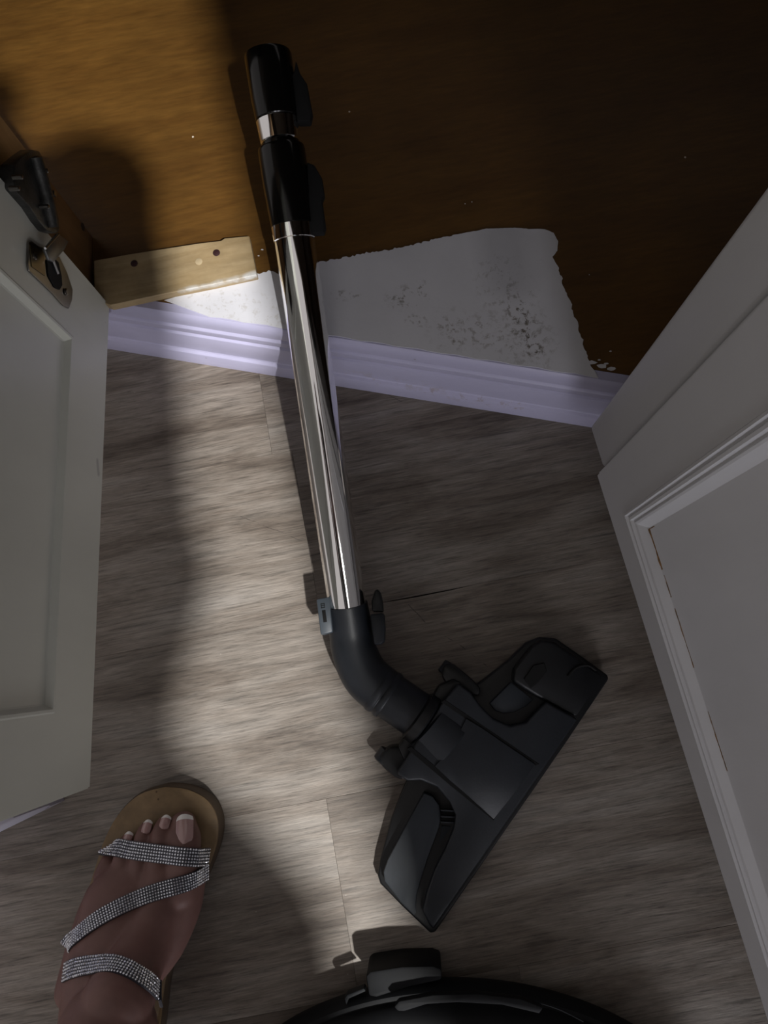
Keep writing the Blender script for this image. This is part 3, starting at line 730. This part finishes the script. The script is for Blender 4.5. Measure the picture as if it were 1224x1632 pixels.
def skinmat():
    k = NT('skin'); setb(k.b, None, .5, 0, .4)
    tc = k.node('ShaderNodeNewGeometry'); nz = k.noise(tc.outputs['Position'], 35, 5, .6)
    k.l(k.ramp(nz, [(.3, (.140, .072, .062)), (.7, (.190, .100, .086))]), k.b.inputs['Base Color'])
    k.b.inputs['Subsurface Weight'].default_value = .08; k.b.inputs['Subsurface Radius'].default_value = (.01, .004, .002); k.b.inputs['Subsurface Scale'].default_value = .3
    k.bump(k.noise(tc.outputs['Position'], 900, 3, .6), .25, .0003); return k.m
M_skin = skinmat()
Ff = []                                                     # foot pieces, fused below
def chain(pts, rad, ell=None, seg=28, sub=10):
    c = cat(pts, sub); m = len(rad)-1; rr = []; ee = []
    for i in range(len(c)):
        t = i/(len(c)-1)*m; j = min(int(t), m-1); f = t-j; f = f*f*(3-2*f)
        rr.append(rad[j]*(1-f)+rad[j+1]*f); ee.append((ell[j]*(1-f)+ell[j+1]*f) if ell else 1)
    # round both ends
    a = c[0] - (c[1]-c[0]).normalized()*0; pts2, r2, e2 = [], [], []
    t0 = (c[0]-c[1]).normalized(); t1 = (c[-1]-c[-2]).normalized()
    for k in (90, 65, 40, 20): r = math.radians(k); pts2.append(c[0]+t0*rr[0]*math.sin(r)*.9); r2.append(max(1e-5, rr[0]*math.cos(r))); e2.append(ee[0])
    pts2 += c; r2 += rr; e2 += ee
    for k in (20, 40, 65, 90): r = math.radians(k); pts2.append(c[-1]+t1*rr[-1]*math.sin(r)*.9); r2.append(max(1e-5, rr[-1]*math.cos(r))); e2.append(ee[-1])
    return tube(pts2, r2, seg, True, Z, e2)
# toes: tip (px), knuckle, web - with heights
big = [P(291, 1313, .034), P(292, 1338, .039), P(293, 1370, .042), P(284, 1425, .041)]
Ff.append(chain(big, [.0115, .0150, .0135, .0155], [.72, .74, .85, .9]))
t2 = [P(262, 1311, .031), P(257, 1328, .039), P(250, 1366, .042), P(247, 1425, .042)]
Ff.append(chain(t2, [.0068, .0080, .0084, .0110], [.8, .9, .9, 1]))
t3 = [P(233, 1318, .030), P(228, 1336, .037), P(220, 1372, .041), P(219, 1428, .042)]
Ff.append(chain(t3, [.0060, .0072, .0080, .0110], [.8, .9, .9, 1]))
t4 = [P(203, 1337, .029), P(198, 1352, .035), P(192, 1384, .039), P(194, 1430, .041)]
Ff.append(chain(t4, [.0056, .0068, .0076, .0100], [.8, .9, .9, 1]))
t5 = [P(176, 1362, .028), P(170, 1378, .032), P(163, 1400, .036), P(168, 1440, .038)]
Ff.append(chain(t5, [.0054, .0066, .0074, .0100], [.8, .9, .9, 1]))
# ball and instep: flattened, rising to the ankle
ball = [P(228, 1395, .040), P(226, 1440, .044), P(216, 1500, .052), P(197, 1560, .066)]
Ff.append(chain([P(295, 1402, .033), P(284, 1445, .036), P(260, 1500, .041), P(226, 1552, .050)], [.0170, .0185, .0185, .0160], [.85, .9, .95, 1], 28))
Ff.append(chain([P(160, 1425, .030), P(146, 1470, .033), P(132, 1530, .038), P(122, 1580, .045)], [.0120, .0140, .0160, .0170], [.9, .9, .9, .9], 28))
ANK = P(160, 1632, .110)
Ff.append(chain([P(224, 1446, .041), P(214, 1462, .044), P(198, 1500, .049), P(181, 1552, .056), P(170, 1615, .058), P(165, 1710, .044)],
                [.0430, .0445, .0400, .0365, .0350, .0320], [.42, .45, .64, .86, .95, .85], 44))
Ff.append(chain([P(258, 1400, .040), P(245, 1460, .048), P(216, 1530, .063), P(185, 1600, .092)], [.0180, .0200, .0230, .0260], [.8, .9, 1, 1], 30))
KNEE = Vector((-.30, -.58, .45))
ank0 = P(172, 1648, .085)
Ff.append(chain([ank0, ank0.lerp(KNEE, .2), ank0.lerp(KNEE, .5), ank0.lerp(KNEE, .75), KNEE], [.0365, .0350, .0460, .0500, .0520], [1.05, 1, 1, 1, 1], 36))
foot = merge(Ff)
me = bpy.data.meshes.new('t'); foot.to_mesh(me); foot.free()
to = bpy.data.objects.new('t', me); COL.objects.link(to)
md = to.modifiers.new('r', 'REMESH'); md.mode = 'VOXEL'; md.voxel_size = .0013
ms = to.modifiers.new('s', 'SMOOTH'); ms.factor = .6; ms.iterations = 14
dg = bpy.context.evaluated_depsgraph_get(); ev = to.evaluated_get(dg)
fm = bpy.data.meshes.new_from_object(ev); bpy.data.objects.remove(to)
# rest of the body
HIPL, HIPR = Vector((-.08, -1.0, .42)), Vector((.14, -1.0, .42))
KNR, ANR = Vector((.16, -.66, .46)), Vector((.17, -.86, .09))
PEL, CHE, NEC = Vector((.04, -1.02, .46)), Vector((.065, -.64, .86)), Vector((.055, -.46, .95))
SHL, SHR = Vector((-.09, -.58, .91)), Vector((.195, -.60, .90))
HEAD = Vector((.040, -.29, .98))
def tb(pts, rad, ell=None): return chain(pts, rad, ell, 24, 12)
body = [tb([KNEE, KNEE.lerp(ank0, .42)], [.054, .050]), tb([KNR, KNR.lerp(ANR, .4), ANR], [.052, .05, .034]), tb([ANR+Vector((0, -.03, -.04)), ANR+Vector((0, .05, -.04)), ANR+Vector((.0, .13, -.05))], [.03, .035, .035], [.8, .8, .5]),
        tb([CHE, NEC, HEAD-Vector((0, .03, .03))], [.07, .05, .05]), tb([HEAD+Vector((0, -.03, .05)), HEAD+Vector((0, .02, .0)), HEAD+Vector((0, .05, -.06))], [.085, .085, .05])]
ELL, ELR = Vector((-.14, -.36, .83)), Vector((.118, -.355, .835))
HL, HR = Vector((-.085, -.035, .738)), Vector((.050, -.085, .738))
arms = [tb([ELL, ELL.lerp(HL, .5), HL], [.040, .036, .026]), tb([ELR, ELR.lerp(HR, .5), HR], [.040, .036, .026])]
for s, Hh in ((-1, HL), (1, HR)):                           # palms and fingers closed round the phone
    arms.append(tb([Hh, Hh+Vector((-s*.01, .05, -.004))], [.024, .026], [.6, .6]))
    for i in range(4):
        b = Hh + Vector((0, .012+i*.019, .0)); arms.append(chain([b, b+Vector((-s*.022, .004, .010)), b+Vector((-s*.050, .004, .0)), b+Vector((-s*.052, .002, -.006))], [.0085, .008, .0075, .0065], None, 12, 8))
    b = Hh + Vector((-s*.005, .02, -.006)); arms.append(chain([b, b+Vector((-s*.02, .02, -.002)), b+Vector((-s*.035, .035, .004))], [.010, .0095, .008], None, 12, 8))
body += [tb([KNEE, KNEE.lerp(HIPL, .5), HIPL], [.056, .066, .080]), tb([KNR, KNR.lerp(HIPR, .5), HIPR], [.054, .066, .080]), tb([HIPL, PEL, HIPR], [.085, .10, .085]),
         tb([PEL, PEL.lerp(CHE, .5), CHE, NEC], [.11, .10, .115, .055], [.8, .8, .75, .8]), tb([SHL, CHE, SHR], [.055, .08, .055]),
         tb([SHL, SHL.lerp(ELL, .5), ELL], [.050, .042, .038]), tb([SHR, Vector((.118, -.47, .86)), ELR], [.050, .036, .036])]
def remeshed(bm, vox, it):
    me_ = bpy.data.meshes.new('t'); bm.to_mesh(me_); bm.free()
    o_ = bpy.data.objects.new('t', me_); COL.objects.link(o_)
    m_ = o_.modifiers.new('r', 'REMESH'); m_.mode = 'VOXEL'; m_.voxel_size = vox
    q_ = o_.modifiers.new('s', 'SMOOTH'); q_.factor = .5; q_.iterations = it
    r_ = bpy.data.meshes.new_from_object(o_.evaluated_get(bpy.context.evaluated_depsgraph_get())); bpy.data.objects.remove(o_); return r_
rm = remeshed(merge(body+arms), .005, 3)
# open both meshes below the knee and bridge the two loops (hidden in the trouser leg)
dl = (KNEE-ank0).normalized(); p0 = ank0.lerp(KNEE, .80)
bm = bmesh.new(); bm.from_mesh(rm)
near = lambda c: (c-p0).length < .13 and (c-ank0).cross(dl).length < .10
fs = [f for f in bm.faces if near(f.calc_center_median())]
gm = list({v_ for f in fs for v_ in f.verts}) + list({e_ for f in fs for e_ in f.edges}) + fs
bmesh.ops.bisect_plane(bm, geom=gm, plane_co=p0, plane_no=dl)
bmesh.ops.delete(bm, geom=[f for f in bm.faces if near(f.calc_center_median()) and (f.calc_center_median()-p0).dot(dl) < 0], context='FACES')
b2 = bmesh.new(); b2.from_mesh(fm)
bmesh.ops.bisect_plane(b2, geom=b2.verts[:]+b2.edges[:]+b2.faces[:], plane_co=p0-dl*.004, plane_no=dl, clear_outer=True)
t_ = bpy.data.meshes.new('t'); b2.to_mesh(t_); b2.free(); bm.from_mesh(t_)
for f in bm.faces: f.material_index = 0
be = [e_ for e_ in bm.edges if e_.is_boundary and (e_.verts[0].co-p0).length < .10]
try: bmesh.ops.bridge_loops(bm, edges=be)
except Exception as ex: print('bridge failed', ex)
me = bpy.data.meshes.new('body'); bm.to_mesh(me); bm.free(); me.materials.clear()
bo = linkme('body', me, M_skin, person, True, 0)
M_cloth = simple('dark_cotton', (.045, .045, .055), .9, spec=.2, var=.2, scale=200, bump=.4)
M_shirt = simple('charcoal_knit', (.07, .065, .07), .9, spec=.2, var=.2, scale=200, bump=.4)
kl = KNEE.lerp(ank0, .25)
link('trousers', merge([tb([kl, KNEE, KNEE.lerp(HIPL, .5), HIPL], [.066, .072, .085, .10]), tb([KNR.lerp(ANR, .25), KNR, KNR.lerp(HIPR, .5), HIPR], [.066, .072, .085, .10]), tb([HIPL, PEL, HIPR], [.10, .12, .10])]), M_cloth, person)
link('shirt', merge([tb([PEL+Vector((0, .02, .02)), PEL.lerp(CHE, .5), CHE, NEC-Vector((0, .05, .04))], [.14, .135, .155, .09], [.8, .8, .75, .8]),
      tb([SHL, SHL.lerp(ELL, .5), ELL], [.075, .058, .050]), tb([SHR, Vector((.118, -.47, .86)), ELR], [.075, .044, .046]), tb([SHL, CHE, SHR], [.07, .10, .07])]), M_shirt, person)
link('hair', merge([tb([HEAD+Vector((0, -.07, .0)), HEAD+Vector((0, -.045, .06)), HEAD+Vector((0, .0, .075))], [.08, .098, .085]), tb([HEAD+Vector((-.05, -.06, 0)), HEAD+Vector((-.06, -.09, -.08)), HEAD+Vector((-.05, -.12, -.14))], [.07, .06, .045]), tb([HEAD+Vector((.05, -.06, 0)), HEAD+Vector((.055, -.10, -.08)), HEAD+Vector((.045, -.14, -.14))], [.07, .06, .05])]), simple('dark_hair', (.02, .012, .008), .6, bump=.4, scale=120), person)  # unseen; hanging strands added to block lamp light from the left door

# toenails with pale french tips
M_nail = simple('nail', (.36, .22, .21), .18, spec=.6, var=.05, bump=0, coat=.5)
M_tip = simple('nail_tip_white', (.72, .70, .68), .2, var=.04, bump=0, coat=.5)
def nail(c, d, L, W, zc, nameless=False, tipf=.78):
    d = d.normalized(); s = Vector((d.y, -d.x, 0)).normalized(); nn = s.cross(d).normalized()
    if nn.z < 0: nn = -nn
    def grid(t0, t1, k0=9, k1=12, lift=0):
        bm = bmesh.new(); rows = []
        for i in range(k0+1):
            t = t0+(t1-t0)*i/k0
            wv = W*(math.sqrt(max(0, 1-(max(0, .30-t)/.30)**2.4))*.70+.30) * (1-.12*max(0, t-.85)/.15)
            r = []
            for j in range(k1+1):
                a = (j/k1-.5)*2
                tip = L*t + (-.0016*W/.0055*a*a if t > .6 else 0)*(t-.6)/.4
                r.append(bm.verts.new(c + d*tip + s*wv*a - nn*(W*.42*a*a + .0006*(2*t-1)**2) + nn*lift))
            rows.append(r)
        for a_, b_ in zip(rows, rows[1:]):
            for j in range(k1): bm.faces.new((a_[j], a_[j+1], b_[j+1], b_[j]))
        r = bmesh.ops.extrude_face_region(bm, geom=bm.faces[:])
        for vtx in [g for g in r['geom'] if isinstance(g, bmesh.types.BMVert)]: vtx.co -= nn*.0012
        return bm
    nl = link('toenail', grid(0, tipf), M_nail, person)
    link('nail_tip', grid(tipf-.005, 1, 3), M_tip, nl)
hN = .050
nail(P(292, 1345, .0520), P(292.5, 1299, .0470)-P(292, 1345, .0520), .0225, .0071, 0, tipf=.83)
nail(P(259, 1320, .0452), P(266, 1297, .0385)-P(259, 1320, .0452), .0115, .0042, 0)
nail(P(230, 1327, .0432), P(237, 1304, .0365)-P(230, 1327, .0432), .0112, .0038, 0)
nail(P(199, 1346, .0407), P(207, 1322, .0340)-P(199, 1346, .0407), .0110, .0036, 0)

# rhinestone straps: ribbon and rows of faceted stones
k = NT('rhinestone'); M_stone = k.m; setb(k.b, (.74, .76, .82), .12, .75, .8)
M_band = simple('silver_backing', (.035, .035, .045), .4, metal=.4)
def strap(center, wdir, width, name, rows=6, n=120, lift=.0009):
    """center: list of points; wdir: list of across-vectors"""
    c = cat(center, n); wv = cat(wdir, n)
    bm = bmesh.new(); ring = []
    for i in range(n+1):
        t = (c[min(i+1, n)]-c[max(i-1, 0)]).normalized(); a = wv[i].normalized(); a = (a - t*a.dot(t)).normalized(); nn = t.cross(a)
        if nn.dot(Z*1.0 + (c[i]-cenF)*6) < 0: nn = -nn
        ring.append((c[i], a, nn))
    rv = [[bm.verts.new(p+a*width/2), bm.verts.new(p-a*width/2), bm.verts.new(p-a*width/2-nn*.0016), bm.verts.new(p+a*width/2-nn*.0016)] for p, a, nn in ring]
    for x, y in zip(rv, rv[1:]):
        for i in range(4): bm.faces.new((x[i], x[(i+1) % 4], y[(i+1) % 4], y[i]))
    bm.faces.new(rv[0][::-1]); bm.faces.new(rv[-1])
    st = link(name, bm, M_band, sandal)
    L = sum((c[i+1]-c[i]).length for i in range(n)); pitch = width/rows; m = int(L/pitch)
    bm = bmesh.new(); acc = [0]
    for i in range(n): acc.append(acc[-1]+(c[i+1]-c[i]).length)
    j = 0
    for q in range(m):
        s = (q+.5)*L/m
        while acc[j+1] < s: j += 1
        f = (s-acc[j])/(acc[j+1]-acc[j]); p = c[j].lerp(c[j+1], f); _, a, nn = ring[j]; t = a.cross(nn)
        for r in range(rows):
            o = p + a*((r+.5)/rows-.5)*width; R = pitch*.43; jt = random.uniform(-.25, .25)
            nj = (nn + a*random.uniform(-.18, .18) + t*random.uniform(-.18, .18)).normalized()
            lo_ = [bm.verts.new(o + (t*math.cos(x_)+a*math.sin(x_))*R) for x_ in [math.pi/3*i+jt for i in range(6)]]
            hi_ = [bm.verts.new(o + nj*R*.75 + (t*math.cos(x_)+a*math.sin(x_))*R*.55) for x_ in [math.pi/3*i+jt for i in range(6)]]
            for i in range(6): bm.faces.new((lo_[i], lo_[(i+1) % 6], hi_[(i+1) % 6], hi_[i]))
            bm.faces.new(hi_)
    so_ = link('rhinestones', bm, M_stone, st, False); so_['kind'] = 'stuff'
cenF = P(215, 1480, .03)
from mathutils.bvhtree import BVHTree
bt = BVHTree.FromPolygons([v_.co.copy() for v_ in bo.data.vertices], [tuple(p.vertices) for p in bo.data.polygons])
def strap_on(pre, mid, post, width, name, n=56):
    """pre/post: 3D tails down to the sole; mid: (px, py, across_px, across_py) laid on the foot"""
    C, Wd = [], []
    m = cat([Vector((a, b, 0)) for a, b, *_ in mid], n); mw = cat([Vector((c, d, 0)) for *_, c, d in mid], n)
    hits = []
    for p, w_ in zip(m, mw):
        d = ray(p.x, p.y).normalized(); h = bt.ray_cast(CAM, d)
        if h[0] is None: continue
        z = h[0].z; across = P(p.x+w_.x, p.y+w_.y, z) - P(p.x, p.y, z)
        nn = h[1] if h[1].z > 0 else -h[1]
        hits.append((h[0] + nn*.0022, nn.copy(), across))
    zs = sorted(x[0].z for x in hits)[len(hits)//3]
    hits = [x for x in hits if x[0].z > zs-.022]
    cs = [x[0].copy() for x in hits]; ns = [x[1] for x in hits]; m_ = len(cs)
    def sm_(L, k):
        out = []
        for i in range(m_):
            kk = min(i, m_-1-i, k); out.append(sum(L[i-kk:i+kk+1], Vector())/(2*kk+1))
        return out
    ns = [x.normalized() for x in sm_(ns, 8)]
    for _ in range(4):
        cs = sm_(cs, 5)
        for i in range(m_):
            g = (hits[i][0]-cs[i]).dot(ns[i])
            if g > 0: cs[i] = cs[i] + ns[i]*g
    cs = sm_(cs, 3)
    ac = [(h_[2] - n_*h_[2].dot(n_)).normalized() for h_, n_ in zip(hits, ns)]
    C = cs[::3]; Wd = ac[::3]
    def tail(c0, c1, a_):
        o_ = c0-c1; o_.z = 0; o_.normalize()
        zz = max(.022, c0.z-.030)
        return [c0 + o_*.0035 + Z*(-.0045), c0 + o_*.0052 + Z*(-.011), Vector((*(c0 + o_*.0050).xy, zz))]
    t0 = tail(C[0], C[1], 0); t1 = tail(C[-1], C[-2], 0)
    def acr(c0, c1, w_):
        o_ = c0-c1; o_.z = 0; h_ = Z.cross(o_).normalized(); return h_ if h_.dot(w_) > 0 else -h_
    w0, w1 = acr(C[0], C[1], Wd[0]), acr(C[-1], C[-2], Wd[-1])
    if post: C = [t0[1]] + C + [t1[1]]; Wd = [Wd[0]] + Wd + [Wd[-1]]
    strap(C, Wd, width, name, n=180)
strap_on([(159, 1366, .023), (158, 1360, .032)], [(164, 1356, 2, 12), (185, 1355, 1, 13), (215, 1356, 1, 14), (255, 1360, -1, 15), (296, 1365, -3, 15), (318, 1367, -4, 15)], [(329, 1368, .036), (331, 1369, .023)], .0138, 'toe_strap')
strap_on([(323, 1394, .023), (324, 1394, .034)], [(314, 1398, 2, 13), (300, 1405, 3, 13), (272, 1415, 4, 13), (235, 1425, 4, 13), (190, 1444, 7, 12), (150, 1469, 9, 11), (128, 1490, 10, 9), (117, 1502, 12, 7), (110, 1513, 12, 4)], [(114, 1507, .034), (108, 1520, .023)], .0128, 'diagonal_strap')
strap_on([], [(93, 1566, 6, 8), (97, 1557, 7, 9), (108, 1548, 5, 11), (128, 1539, 2, 13), (160, 1535, 0, 14), (195, 1545, -5, 14), (225, 1563, -9, 12), (239, 1582, -11, 9), (248, 1600, -11, 5), (250, 1614, -10, 3)], [], .0136, 'ankle_strap')

# the phone the picture is taken with, behind the lens
ph = box((-.018, -.072, .712), X, Y, Z, .076, .160, .008); bevel(ph, .003, 3)
phn = link('phone', ph, M_gloss); tag(phn, 'black phone held over the floor in both hands', 'phone')

# ceiling lamp body around the bulb
lampm = NT('lamp_glass'); setb(lampm.b, (.9, .9, .88), .3)
bm = tube([LAMP+Z*.02, LAMP+Z*.05, LAMP+Z*.09], [.05, .07, .07], 32, up=Y)
cl_ = link('ceiling_lamp', bm, simple('white_lamp_metal', (.7, .7, .7), .4)); tag(cl_, 'small round white ceiling lamp', 'lamp')
